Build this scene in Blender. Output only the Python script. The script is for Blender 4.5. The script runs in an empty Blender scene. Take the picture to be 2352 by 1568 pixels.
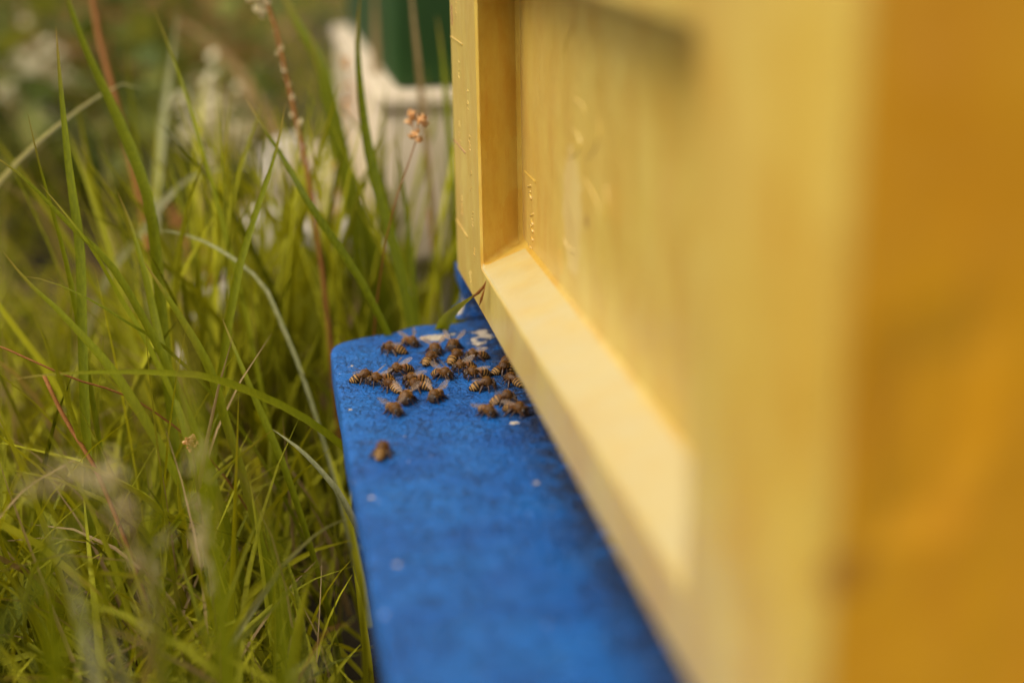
import bpy, bmesh, math, random
import numpy as np
from mathutils import Vector, Matrix

sc = bpy.context.scene
COL = sc.collection

# ------------------------------------------------------------------ camera
H = 0.232                                   # lens height above the landing board, metres
FPX = 3267.0                                # 50 mm on a 36 mm wide sensor, in pixels of a 2352 px wide print
YV = np.array([570 - 1176, 784 + 240, -FPX]); YV /= np.linalg.norm(YV)
ROLL = 0.018
ZV = np.array([-ROLL, 1.0, -(-ROLL * YV[0] + YV[1]) / YV[2]]); ZV /= np.linalg.norm(ZV)
XV = np.cross(YV, ZV)
RW = np.array([XV, YV, ZV])                 # camera axes -> world axes
cam_data = bpy.data.cameras.new('camera')
cam = bpy.data.objects.new('camera', cam_data)
COL.objects.link(cam)
cam.matrix_world = Matrix.Translation((0, 0, H)) @ Matrix(RW.tolist()).to_4x4()
cam_data.lens = 50.0
cam_data.sensor_width = 36.0
cam_data.sensor_fit = 'HORIZONTAL'
cam_data.clip_start = 0.02
cam_data.clip_end = 300.0
cam_data.dof.use_dof = True
cam_data.dof.focus_distance = 0.708
cam_data.dof.aperture_fstop = 2.8
cam_data.dof.aperture_blades = 0
sc.camera = cam

# ------------------------------------------------------------------ light
SUN_TO = Vector((-0.56, -0.28, 0.80)).normalized()
world = bpy.data.worlds.new('World')
sc.world = world
world.use_nodes = True
wn = world.node_tree; wn.nodes.clear()
sky = wn.nodes.new('ShaderNodeTexSky')
sky.sky_type = 'NISHITA'
sky.sun_disc = False
sky.sun_elevation = math.asin(SUN_TO.z)
sky.sun_rotation = math.atan2(SUN_TO.x, SUN_TO.y)
sky.air_density = 1.0
sky.dust_density = 4.0
sky.ozone_density = 1.0
hsv = wn.nodes.new('ShaderNodeHueSaturation')
hsv.inputs['Saturation'].default_value = 0.25      # thin cloud: the blue is washed out evenly
bg = wn.nodes.new('ShaderNodeBackground')
bg.inputs['Strength'].default_value = 0.15
wo = wn.nodes.new('ShaderNodeOutputWorld')
wn.links.new(sky.outputs[0], hsv.inputs['Color'])
wn.links.new(hsv.outputs[0], bg.inputs[0])
wn.links.new(bg.outputs[0], wo.inputs[0])
sun_data = bpy.data.lights.new('sun', 'SUN')
sun_data.energy = 1.1
sun_data.angle = math.radians(30)
sun_data.color = (1.0, 0.93, 0.82)
sun = bpy.data.objects.new('sun', sun_data)
sun.rotation_euler = SUN_TO.to_track_quat('Z', 'Y').to_euler()
sun.location = (-3, 2, 5)
COL.objects.link(sun)
sc.view_settings.view_transform = 'Standard'
sc.view_settings.look = 'None'
sc.view_settings.exposure = 0.50
sc.view_settings.gamma = 1.0
sc.view_settings.use_curve_mapping = False
try:
    sc.view_settings.use_white_balance = True
    sc.view_settings.white_balance_temperature = 7100
    sc.view_settings.white_balance_tint = 10
except Exception:
    pass

rng = np.random.default_rng(7)
random.seed(7)
GROUND = -0.17


def ray(px, py):
    return RW @ np.array([px - 1176.0, 784.0 - py, -FPX])


def at(px, py, depth):
    """a point seen in the print at (px, py), depth metres in front of the lens"""
    return np.array([0, 0, H]) + ray(px, py) * (depth / FPX)


def on_z(px, py, z):
    d = ray(px, py)
    return np.array([0, 0, H]) + d * ((z - H) / d[2])


# ------------------------------------------------------------------ object helpers
def tag(o, label=None, cat=None, group=None, kind=None):
    if label: o['label'] = label
    if cat: o['category'] = cat
    if group: o['group'] = group
    if kind: o['kind'] = kind
    return o


def link(name, me, parent=None):
    o = bpy.data.objects.new(name, me)
    COL.objects.link(o)
    if parent: o.parent = parent
    return o


def mesh_from(name, verts, faces, mats, smooth=False, mat_idx=None, attrs=None):
    me = bpy.data.meshes.new(name)
    me.from_pydata([tuple(map(float, v)) for v in verts], [], [tuple(int(i) for i in f) for f in faces])
    for m in (mats if isinstance(mats, (list, tuple)) else [mats]):
        me.materials.append(m)
    if mat_idx is not None:
        me.polygons.foreach_set('material_index', np.asarray(mat_idx, dtype=np.int32))
    if smooth:
        me.polygons.foreach_set('use_smooth', np.ones(len(me.polygons), dtype=bool))
    for k, arr in (attrs or {}).items():
        a = me.attributes.new(k, 'FLOAT', 'POINT')
        a.data.foreach_set('value', np.asarray(arr, dtype=np.float32))
    me.update()
    return me


class MB:
    """collects shapes for one mesh"""
    def __init__(s):
        s.v = []; s.f = []; s.m = []

    def add(s, verts, faces, mi=0):
        b = len(s.v)
        s.v.extend([tuple(map(float, q)) for q in verts])
        s.f.extend([tuple(b + i for i in f) for f in faces])
        s.m.extend([mi] * len(faces))

    def box(s, x0, x1, y0, y1, z0, z1, mi=0):
        vs = [(x, y, z) for z in (z0, z1) for y in (y0, y1) for x in (x0, x1)]
        s.add(vs, [(0, 2, 3, 1), (4, 5, 7, 6), (0, 1, 5, 4), (2, 6, 7, 3), (0, 4, 6, 2), (1, 3, 7, 5)], mi)

    def tube(s, pts, rad, n=6, mi=0, cap=True):
        pts = [np.array(p, float) for p in pts]
        rad = rad if hasattr(rad, '__len__') else [rad] * len(pts)
        ref = None
        rings = []
        for i, p in enumerate(pts):
            t = pts[min(i + 1, len(pts) - 1)] - pts[max(i - 1, 0)]
            t /= (np.linalg.norm(t) + 1e-12)
            if ref is None:
                a = np.array([0, 0, 1.0]) if abs(t[2]) < 0.9 else np.array([1.0, 0, 0])
                ref = np.cross(t, a)
            ref = ref - t * ref.dot(t); ref /= (np.linalg.norm(ref) + 1e-12)
            b = np.cross(t, ref)
            rings.append([p + (ref * math.cos(k * 2 * math.pi / n) + b * math.sin(k * 2 * math.pi / n)) * rad[i] for k in range(n)])
        vs = [q for r in rings for q in r]
        fs = [(i * n + k, i * n + (k + 1) % n, (i + 1) * n + (k + 1) % n, (i + 1) * n + k) for i in range(len(pts) - 1) for k in range(n)]
        if cap:
            fs += [tuple(range(n))[::-1], tuple((len(pts) - 1) * n + k for k in range(n))]
        s.add(vs, fs, mi)

    def mesh(s, name, mats, smooth=False):
        return mesh_from(name, s.v, s.f, mats, smooth, s.m)

    def build(s, name, mats, parent=None, smooth=False):
        return link(name, s.mesh(name, mats, smooth), parent)


def bevel(o, w, seg=3):
    m = o.modifiers.new('bevel', 'BEVEL')
    m.width = w; m.segments = seg; m.limit_method = 'ANGLE'; m.angle_limit = math.radians(30)
    for p in o.data.polygons: p.use_smooth = True
    return o


def spline(pts, n):
    """Catmull-Rom through pts"""
    pts = np.asarray(pts, float)
    P = np.vstack([2 * pts[0] - pts[1], pts, 2 * pts[-1] - pts[-2]])
    d = np.r_[0, np.cumsum(np.linalg.norm(np.diff(pts[:, :3], axis=0), axis=1))]
    ts = np.linspace(0, d[-1], n); out = []
    for t in ts:
        i = min(max(np.searchsorted(d, t) - 1, 0), len(pts) - 2)
        u = (t - d[i]) / (d[i + 1] - d[i] + 1e-12)
        p0, p1, p2, p3 = P[i], P[i + 1], P[i + 2], P[i + 3]
        out.append(0.5 * ((2 * p1) + (-p0 + p2) * u + (2 * p0 - 5 * p1 + 4 * p2 - p3) * u * u + (-p0 + 3 * p1 - 3 * p2 + p3) * u ** 3))
    return np.array(out)


# ------------------------------------------------------------------ materials
class Mat:
    def __init__(s, name):
        s.m = bpy.data.materials.new(name); s.m.use_nodes = True
        s.t = s.m.node_tree; s.n = s.t.nodes
        s.b = s.n['Principled BSDF']

    def node(s, typ, **kw):
        n = s.n.new(typ)
        for k, v in kw.items():
            if k in n.inputs: n.inputs[k].default_value = v
            else: setattr(n, k, v)
        return n

    def link(s, a, b): s.t.links.new(a, b)

    def coord(s, scale=(1, 1, 1), loc=(0, 0, 0)):
        tc = s.node('ShaderNodeTexCoord'); mp = s.node('ShaderNodeMapping')
        mp.inputs['Scale'].default_value = scale; mp.inputs['Location'].default_value = loc
        s.link(tc.outputs['Object'], mp.inputs[0]); return mp.outputs[0]

    def noise(s, vec, scale, detail=4, rough=0.6, dist=0.0):
        n = s.node('ShaderNodeTexNoise'); n.inputs['Scale'].default_value = scale
        n.inputs['Detail'].default_value = detail; n.inputs['Roughness'].default_value = rough
        n.inputs['Distortion'].default_value = dist
        s.link(vec, n.inputs['Vector']); return n.outputs['Fac']

    def ramp(s, fac, stops, interp='LINEAR'):
        r = s.node('ShaderNodeValToRGB'); cr = r.color_ramp; cr.interpolation = interp
        while len(cr.elements) > 1: cr.elements.remove(cr.elements[-1])
        for i, (p, c) in enumerate(stops):
            e = cr.elements[0] if i == 0 else cr.elements.new(p)
            e.position = p
            e.color = (c, c, c, 1) if not hasattr(c, '__len__') else (*c, 1)
        s.link(fac, r.inputs[0]); return r.outputs[0]

    def mix(s, fac, a, b, blend='MIX'):
        n = s.node('ShaderNodeMix', data_type='RGBA', blend_type=blend)
        for sock, v in ((n.inputs[0], fac), (n.inputs[6], a), (n.inputs[7], b)):
            if hasattr(v, 'is_linked'): s.link(v, sock)
            elif hasattr(v, '__len__'): sock.default_value = (*v, 1)
            else: sock.default_value = v
        return n.outputs[2]

    def math(s, op, a, b=0.0):
        n = s.node('ShaderNodeMath', operation=op)
        for i, v in enumerate((a, b)):
            if hasattr(v, 'is_linked'): s.link(v, n.inputs[i])
            else: n.inputs[i].default_value = v
        return n.outputs[0]

    def bump(s, h, strength, dist, prev=None):
        n = s.node('ShaderNodeBump'); n.inputs['Strength'].default_value = strength
        n.inputs['Distance'].default_value = dist
        s.link(h, n.inputs['Height'])
        if prev is not None: s.link(prev, n.inputs['Normal'])
        return n.outputs[0]

    def spot(s, vec, c, r, wob, scale=(1, 1, 1)):
        """mask: 1 inside an uneven patch of radius r round the point c"""
        sub = s.node('ShaderNodeVectorMath', operation='SUBTRACT'); s.link(vec, sub.inputs[0]); sub.inputs[1].default_value = c
        mul = s.node('ShaderNodeVectorMath', operation='MULTIPLY'); s.link(sub.outputs[0], mul.inputs[0]); mul.inputs[1].default_value = scale
        ln = s.node('ShaderNodeVectorMath', operation='LENGTH'); s.link(mul.outputs[0], ln.inputs[0])
        d = s.math('ADD', ln.outputs['Value'], wob)
        return s.math('LESS_THAN', d, r)

    def set(s, **kw):
        for k, v in kw.items():
            k = k.replace('_', ' ')
            if hasattr(v, 'is_linked'): s.link(v, s.b.inputs[k])
            elif hasattr(v, '__len__') and len(v) == 3: s.b.inputs[k].default_value = (*v, 1)
            else: s.b.inputs[k].default_value = v
        return s.m


def yellow_paint(name='yellow_paint', ca=(0.54, 0.355, 0.040), cb=(0.60, 0.425, 0.085), coat=0.5, sheen=0.10, mot=0.8):
    m = Mat(name)
    v = m.coord()
    big = m.noise(v, 14, 3, 0.6, 0.4)
    streak = m.noise(m.coord((260, 260, 9)), 1.0, 4, 0.65)
    fine = m.noise(v, 260, 5, 0.7)
    base = m.mix(m.ramp(big, [(0.3, 0.0), (0.7, 1.0)]), ca, cb)
    mott = m.ramp(m.noise(m.coord((1, 1, 0.45)), 44, 7, 0.70, 0.0), [(0.42, 0.0), (0.64, mot)])
    base = m.mix(mott, base, tuple(q * w for q, w in zip(ca, (0.90, 0.74, 0.45))))
    stain = m.math('MULTIPLY', m.ramp(streak, [(0.50, 0.0), (0.72, 1.0)]), m.ramp(m.noise(v, 38, 5, 0.7), [(0.45, 0.0), (0.7, 0.75)]))
    base = m.mix(stain, base, (0.50, 0.20, 0.012))
    speck = m.ramp(m.noise(v, 900, 2, 0.5), [(0.74, 0.0), (0.78, 1.0)])
    base = m.mix(m.math('MULTIPLY', speck, 0.5), base, (0.80, 0.70, 0.45))
    wob = m.math('MULTIPLY', m.math('SUBTRACT', m.noise(v, 160, 4, 0.7), 0.5), 0.010)
    for c, r, sc_, col, k in [((0.1252, 0.548, 0.1041), 0.0026, (1, 1, 1), (0.20, 0.07, 0.01), 0.75),
                              ((0.118, 0.699, 0.118), 0.008, (1, 1, 1.4), (0.52, 0.25, 0.01), 0.25),
                              ((0.122, 0.694, 0.074), 0.013, (1.2, 1, 0.8), (0.52, 0.24, 0.008), 0.3),
                              ((0.1012, 0.56, 0.045), 0.0035, (1, 1, 1), (0.45, 0.20, 0.01), 0.5),
                              ((0.110, 0.245, 0.099), 0.006, (1, 1, 1), (0.30, 0.12, 0.005), 0.6),
                              ((0.1252, 0.60, 0.075), 0.006, (1, 1, 1), (0.62, 0.34, 0.03), 0.5),
                              ((0.1252, 0.50, 0.122), 0.008, (1, 1, 1), (0.60, 0.32, 0.03), 0.4)]:
        base = m.mix(m.math('MULTIPLY', m.spot(v, c, r, wob, sc_), k), base, col)
    # worn pale patch on the recessed panel
    base = m.mix(m.math('MULTIPLY', m.spot(v, (0.1252, 0.575, 0.102), 0.016, m.math('MULTIPLY', wob, 2.0), (1, 0.9, 0.6)), 0.30), base, (0.72, 0.58, 0.30))
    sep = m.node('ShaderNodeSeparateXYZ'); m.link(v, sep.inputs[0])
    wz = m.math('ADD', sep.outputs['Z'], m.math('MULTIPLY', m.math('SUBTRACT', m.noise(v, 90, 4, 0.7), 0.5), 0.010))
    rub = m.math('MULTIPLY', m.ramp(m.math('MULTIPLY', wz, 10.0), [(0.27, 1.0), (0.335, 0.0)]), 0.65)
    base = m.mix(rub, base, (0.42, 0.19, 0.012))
    if coat > 0.2:                                   # pale sky highlight on the recess ledge, painted into the colour
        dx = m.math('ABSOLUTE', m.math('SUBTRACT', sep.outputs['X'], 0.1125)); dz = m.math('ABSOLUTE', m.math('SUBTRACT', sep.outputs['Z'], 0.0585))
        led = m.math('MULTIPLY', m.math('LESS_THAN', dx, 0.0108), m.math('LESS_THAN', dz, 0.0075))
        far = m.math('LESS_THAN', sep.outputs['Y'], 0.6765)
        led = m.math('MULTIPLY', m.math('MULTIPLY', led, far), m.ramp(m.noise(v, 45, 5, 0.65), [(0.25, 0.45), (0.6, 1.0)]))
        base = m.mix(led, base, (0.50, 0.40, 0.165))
    nb = m.bump(fine, 0.35, 0.0004)
    nb = m.bump(big, 0.5, 0.004, nb)
    nb = m.bump(streak, 0.25, 0.0005, nb)
    rough = m.ramp(m.noise(v, 70, 4), [(0.3, 0.36), (0.7, 0.52)])
    m.set(Base_Color=base, Roughness=rough, Normal=nb, Specular_IOR_Level=0.6, Sheen_Weight=sheen, Sheen_Roughness=0.5, Sheen_Tint=(0.85, 0.90, 0.70), Coat_Weight=coat, Coat_Roughness=0.25)
    return m.m


def blue_paint():
    m = Mat('blue_paint')
    v = m.coord()
    big = m.noise(v, 22, 4, 0.6)
    peb = m.noise(v, 520, 3, 0.55)
    peb2 = m.noise(v, 210, 3, 0.6)
    base = m.mix(m.ramp(big, [(0.35, 0.0), (0.65, 1.0)]), (0.001, 0.078, 0.32), (0.003, 0.122, 0.42))
    # grey dust lying in a few places
    base = m.mix(m.ramp(m.noise(v, 60, 6, 0.75), [(0.52, 0.0), (0.75, 0.2)]), base, (0.06, 0.17, 0.38))
    # crazed paint: thin broken cracks
    vo = m.node('ShaderNodeTexVoronoi', feature='DISTANCE_TO_EDGE'); vo.inputs['Scale'].default_value = 230
    warp = m.node('ShaderNodeVectorMath', operation='ADD')
    nz = m.node('ShaderNodeTexNoise'); nz.inputs['Scale'].default_value = 300; m.link(v, nz.inputs['Vector'])
    ms = m.node('ShaderNodeVectorMath', operation='SCALE'); m.link(nz.outputs['Color'], ms.inputs[0]); ms.inputs['Scale'].default_value = 0.0045
    m.link(v, warp.inputs[0]); m.link(ms.outputs[0], warp.inputs[1]); m.link(warp.outputs[0], vo.inputs['Vector'])
    crack = m.ramp(vo.outputs['Distance'], [(0.0, 1.0), (0.075, 0.0)])
    crack = m.math('MULTIPLY', crack, m.ramp(m.noise(v, 75, 4, 0.7), [(0.44, 0.0), (0.56, 1.0)]))
    base = m.mix(m.math('MULTIPLY', crack, 0.7), base, (0.006, 0.022, 0.075))
    dark = m.ramp(m.noise(v, 330, 3, 0.6), [(0.60, 0.0), (0.68, 1.0)])
    base = m.mix(m.math('MULTIPLY', dark, 0.12), base, (0.004, 0.03, 0.12))
    light = m.ramp(m.noise(m.coord(loc=(3, 5, 1)), 300, 2, 0.4), [(0.755, 0.0), (0.775, 1.0)])
    base = m.mix(m.math('MULTIPLY', light, 0.75), base, (0.60, 0.52, 0.50))
    # dirt gathered along the entrance
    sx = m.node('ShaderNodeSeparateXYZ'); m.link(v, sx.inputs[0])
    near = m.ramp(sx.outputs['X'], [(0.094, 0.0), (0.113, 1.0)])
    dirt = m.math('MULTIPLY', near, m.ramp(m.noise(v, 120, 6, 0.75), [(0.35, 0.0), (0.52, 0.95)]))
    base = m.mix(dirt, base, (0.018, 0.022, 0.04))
    wob = m.math('MULTIPLY', m.math('SUBTRACT', m.noise(v, 170, 5, 0.75), 0.5), 0.021)
    chips = None
    for c, r, s_ in [((0.0835, 0.7395, 0.0), 0.0050, (0.6, 1, 1)), ((0.094, 0.742, 0), 0.0015, (1, 1, 1)),
                     ((0.1045, 0.724, 0), 0.0030, (0.9, 0.5, 1)), ((0.110, 0.738, 0), 0.0035, (1, .45, 1)), ((0.104, 0.705, 0), 0.0016, (1, 1, 1)),
                     ((0.0985, 0.712, 0), 0.0010, (1, 1, 1)), ((0.103, 0.780, 0.004), 0.0050, (1, 1, 0.7)),
                     ((0.100, 0.530, 0), 0.0010, (1, 1, 1)), ((0.1035, 0.600, 0), 0.0012, (0.6, 1, 1)),
                     ((0.031, 0.635, 0), 0.0012, (1, 1, 1)), ((0.0365, 0.468, 0), 0.0012, (1, 1, 1)), ((0.032, 0.53, 0), 0.0013, (1, 1, 1)),
                     ((0.036, 0.70, 0), 0.0008, (1, 1, 1))]:
        q = m.spot(v, c, r, wob if r > 0.0025 else m.math('MULTIPLY', wob, 0.30), s_)
        chips = q if chips is None else m.math('MAXIMUM', chips, q)
    wood = m.mix(m.noise(v, 260, 4), (0.34, 0.26, 0.17), (0.75, 0.66, 0.52))
    base = m.mix(chips, base, wood)
    nb = m.bump(peb2, 0.9, 0.0022)
    nb = m.bump(peb, 0.9, 0.0014, nb)
    nb = m.bump(m.math('SUBTRACT', 1.0, m.math('MAXIMUM', crack, m.math('MULTIPLY', chips, 0.7))), 1.0, 0.0010, nb)
    rough = m.ramp(m.noise(v, 130, 4), [(0.3, 0.32), (0.7, 0.55)])
    m.set(Base_Color=base, Roughness=rough, Normal=nb, Specular_IOR_Level=0.4)
    return m.m


def plain(name, a, b, scale=30, rough=0.7, bumpd=0.0, stretch=(1, 1, 1), spec=0.4):
    m = Mat(name); v = m.coord(stretch)
    f = m.noise(v, scale, 5, 0.65)
    m.set(Base_Color=m.mix(m.ramp(f, [(0.3, 0.0), (0.7, 1.0)]), a, b), Roughness=rough, Specular_IOR_Level=spec)
    if bumpd: m.set(Normal=m.bump(f, 0.6, bumpd))
    return m.m


def leaf_mat(name, c0, c1, c2=None, trans=0.35, rough=0.6, spec=0.12):
    """blade colour from the per-blade attribute 'tint' and length attribute 'along'"""
    m = Mat(name); m.n.remove(m.b)
    at_ = m.node('ShaderNodeAttribute', attribute_name='tint')
    al = m.node('ShaderNodeAttribute', attribute_name='along')
    v = m.coord((1, 1, 0.15))
    col = m.mix(at_.outputs['Fac'], c0, c1)
    n = m.noise(v, 700, 3)
    col = m.mix(m.math('MULTIPLY', m.ramp(n, [(0.35, 0.0), (0.7, 1.0)]), 0.25), col, tuple(x * 1.5 for x in c1))
    if c2: col = m.mix(m.ramp(al.outputs['Fac'], [(0.90, 0.0), (1.0, 0.9)]), col, c2)
    p = m.node('ShaderNodeBsdfPrincipled'); m.link(col, p.inputs['Base Color'])
    p.inputs['Roughness'].default_value = rough; p.inputs['Specular IOR Level'].default_value = spec
    t = m.node('ShaderNodeBsdfTranslucent'); m.link(m.mix(1.0, col, (1.5, 1.35, 0.5), 'MULTIPLY'), t.inputs['Color'])
    mx = m.node('ShaderNodeMixShader'); mx.inputs[0].default_value = trans
    m.link(p.outputs[0], mx.inputs[1]); m.link(t.outputs[0], mx.inputs[2])
    out = m.n['Material Output']; m.link(mx.outputs[0], out.inputs[0])
    return m.m


def bee_body_mat():
    m = Mat('bee_body')
    s_ = m.node('ShaderNodeAttribute', attribute_name='seg').outputs['Fac']
    v = m.coord()
    jit = m.math('MULTIPLY', m.math('SUBTRACT', m.noise(v, 1400, 3), 0.5), 0.035)
    s2 = m.math('ADD', s_, jit)
    D = (0.016, 0.008, 0.004); T = (0.36, 0.19, 0.050); O = (0.17, 0.065, 0.013); G = (0.10, 0.045, 0.012)
    col = m.ramp(s2, [(0.0, (0.035, 0.018, 0.008)), (0.18, (0.05, 0.025, 0.01)), (0.22, G), (0.42, (0.07, 0.03, 0.009)), (0.45, O),
                      (0.51, O), (0.53, D), (0.565, D), (0.58, T), (0.61, T), (0.625, D), (0.665, D), (0.68, T), (0.71, T),
                      (0.725, D), (0.765, D), (0.78, T), (0.81, T), (0.825, D), (0.865, D), (0.88, T), (0.90, T), (0.915, D), (1.0, (0.012, 0.007, 0.005))])
    m.set(Base_Color=col, Roughness=0.5, Specular_IOR_Level=0.25, Normal=m.bump(m.noise(v, 2500, 2), 0.3, 0.0001))
    return m.m


def wing_mat():
    m = Mat('bee_wing'); m.n.remove(m.b)
    v = m.coord()
    vo = m.node('ShaderNodeTexVoronoi', feature='DISTANCE_TO_EDGE'); vo.inputs['Scale'].default_value = 650
    m.link(m.coord((0.45, 1, 1)), vo.inputs['Vector'])
    vein = m.ramp(vo.outputs['Distance'], [(0.0, 1.0), (0.10, 0.0)])
    p = m.node('ShaderNodeBsdfPrincipled'); p.inputs['Roughness'].default_value = 0.38
    m.link(m.mix(vein, (0.55, 0.42, 0.32), (0.10, 0.045, 0.02)), p.inputs['Base Color'])
    p.inputs['Specular IOR Level'].default_value = 0.5
    t = m.node('ShaderNodeBsdfTransparent'); t.inputs[0].default_value = (0.95, 0.88, 0.80, 1)
    mx = m.node('ShaderNodeMixShader')
    m.link(m.ramp(vein, [(0.0, 0.13), (1.0, 0.62)]), mx.inputs[0])
    m.link(t.outputs[0], mx.inputs[1]); m.link(p.outputs[0], mx.inputs[2])
    m.link(mx.outputs[0], m.n['Material Output'].inputs[0])
    return m.m


M = {
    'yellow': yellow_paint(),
    'ochre': yellow_paint('side_wall_ochre', (0.58, 0.262, 0.002), (0.62, 0.295, 0.004), 0.10, 0.0, 0.4),  # deeper, more orange tone of the yellow paint, for the near side wall
    'blue': blue_paint(),
    'cream': plain('cream_polystyrene', (0.50, 0.41, 0.28), (0.60, 0.50, 0.36), 9, 0.75, 0.002),
    'green_paint': plain('dark_green_paint', (0.007, 0.036, 0.002), (0.010, 0.052, 0.003), 6, 0.6),
    'brown_wood': plain('brown_wood', (0.07, 0.025, 0.010), (0.15, 0.06, 0.025), 40, 0.8, 0.001, (1, 0.1, 1)),
    'slot': plain('rusty_slot', (0.25, 0.11, 0.05), (0.40, 0.22, 0.12), 30, 0.8),
    'pale': plain('pale_limestone', (0.42, 0.36, 0.30), (0.66, 0.60, 0.52), 25, 0.8, 0.003),
    'soil': plain('meadow_soil', (0.018, 0.012, 0.006), (0.055, 0.040, 0.016), 8, 0.95, 0.01),
    'grass': leaf_mat('green_grass', (0.036, 0.052, 0.002), (0.430, 0.415, 0.026), None, 0.32),
    'hero': leaf_mat('green_blade', (0.070, 0.095, 0.003), (0.250, 0.270, 0.012), (0.30, 0.20, 0.05), 0.42, 0.5),
    'palegrass': leaf_mat('pale_grass', (0.22, 0.24, 0.09), (0.60, 0.56, 0.40), None, 0.35, 0.45),
    'straw': leaf_mat('dry_grass', (0.20, 0.13, 0.055), (0.42, 0.30, 0.15), None, 0.30, 0.6),
    'rust': leaf_mat('rusty_stem', (0.24, 0.095, 0.025), (0.40, 0.18, 0.065), None, 0.15, 0.6),
    'weed': leaf_mat('weed_leaf', (0.035, 0.060, 0.005), (0.190, 0.200, 0.045), None, 0.30, 0.5),
    'floret': plain('cream_floret', (0.50, 0.43, 0.24), (0.66, 0.60, 0.40), 90, 0.8),
    'seed': leaf_mat('pale_seed', (0.42, 0.36, 0.20), (0.62, 0.55, 0.36), None, 0.35, 0.7),
    'amber_seed': leaf_mat('amber_seed', (0.42, 0.20, 0.055), (0.78, 0.54, 0.28), None, 0.35, 0.6),
    'tipbrown': leaf_mat('brown_tip', (0.24, 0.085, 0.02), (0.34, 0.14, 0.04), None, 0.25, 0.5),
    'bee': bee_body_mat(),
    'beeleg': plain('bee_leg', (0.014, 0.006, 0.004), (0.07, 0.028, 0.012), 900, 0.4),
    'beeeye': plain('bee_eye', (0.006, 0.004, 0.004), (0.012, 0.008, 0.006), 900, 0.2, 0, (1, 1, 1), 0.7),
    'beehair': leaf_mat('bee_hair', (0.22, 0.085, 0.008), (0.55, 0.26, 0.038), None, 0.25, 0.7),
    'wing': wing_mat(),
}

# ------------------------------------------------------------------ ground
def ground():
    n = 150
    xs = np.sinh(np.linspace(-6.2, 6.2, n)) / np.sinh(6.2) * 120
    ys = np.sinh(np.linspace(-6.2, 6.2, n)) / np.sinh(6.2) * 120 + 1.0
    gx, gy = np.meshgrid(xs, ys)
    r = np.hypot(gx, gy - 0.6)
    gz = GROUND + 0.010 * np.sin(gx * 9 + 1.3) * np.cos(gy * 7) + 0.006 * np.sin(gx * 23 + gy * 17) - 0.010
    gz += np.clip(r - 3, 0, 60) * 0.004 * np.sin(gx * 0.4)
    v = np.stack([gx, gy, gz], -1).reshape(-1, 3)
    f = [(j * n + i, j * n + i + 1, (j + 1) * n + i + 1, (j + 1) * n + i) for j in range(n - 1) for i in range(n - 1)]
    tag(link('ground', mesh_from('ground', v, f, M['soil'], True)), kind='structure')
ground()

# ------------------------------------------------------------------ yellow hive box
XF, XP = 0.1012, 0.1252                      # frame face and recessed panel
Y0, Y1 = 0.245, 0.769                        # near and far corner
ZB, ZT = 0.028, 0.262
hive = bpy.data.objects.new('hive_box', None)
COL.objects.link(hive)
tag(hive, 'large yellow painted hive body with recessed front panel standing on the blue floor', 'beehive')


def loc(o):                                   # parts are modelled in world space; the empty stays at the origin of the board
    return o


def prism_loft(a, b, mi=0):
    """quad strip between two closed outlines of equal count"""
    n = len(a)
    return list(a) + list(b), [(i, (i + 1) % n, n + (i + 1) % n, n + i) for i in range(n)]


def front_frame():
    m = MB()
    ya, yb, za, zb = 0.327, 0.677, 0.0545, 0.200          # opening at the frame face
    pa, pb, qa, qb = 0.335, 0.694, 0.0625, 0.194          # foot of the draft at panel depth
    X2 = 0.60
    def rr(y0, y1, z0, z1, x, r, k=5):
        out = []
        for cy, cz, a0 in ((y1 - r, z1 - r, 0), (y0 + r, z1 - r, 90), (y0 + r, z0 + r, 180), (y1 - r, z0 + r, 270)):
            for i in range(k + 1):
                a = math.radians(a0 + 90 * i / k)
                out.append((x, cy + r * math.cos(a), cz + r * math.sin(a)))
        return out
    outer = rr(Y0, Y1, ZB, ZT, XF, 0.0005)
    o2 = rr(Y0 - .000, Y1 + .000, ZB, ZT, XF, 0.0005)
    # rounded arrises: face -> 1.5 mm back
    ob = rr(Y0, Y1, ZB, ZT, XF + 0.0060, 0.0005)
    of2 = rr(Y0 + .0004, Y1 - .0002, ZB + .0002, ZT - .0002, XF + 0.0038, 0.0004)
    of = rr(Y0 + .0018, Y1 - .0008, ZB + .0008, ZT - .0008, XF + 0.0014, 0.0004)
    off = rr(Y0 + .0065, Y1 - .0030, ZB + .0030, ZT - .0030, XF, 0.0003)
    i0 = rr(ya - .0015, yb + .0015, za - .0015, zb + .0015, XF, 0.0035)
    i1 = rr(ya, yb, za, zb, XF + 0.0012, 0.003)
    i2 = rr(pa, pb, qa, qb, XP - 0.0020, 0.004)
    i3 = rr(pa + .002, pb - .002, qa + .002, qb - .002, XP, 0.004)
    rings = [ob, of2, of, off, i0, i1, i2, i3]
    n = len(ob); vs = []
    for r in rings: vs += r
    fs = []
    for k in range(len(rings) - 1):
        for i in range(n):
            fs.append((k * n + i, k * n + (i + 1) % n, (k + 1) * n + (i + 1) % n, (k + 1) * n + i))
    fs.append(tuple((len(rings) - 1) * n + i for i in range(n)))
    m.add(vs, fs)
    return m
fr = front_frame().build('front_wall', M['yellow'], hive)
for p in fr.data.polygons: p.use_smooth = True
fr.data.set_sharp_from_angle(angle=math.radians(24))


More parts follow.
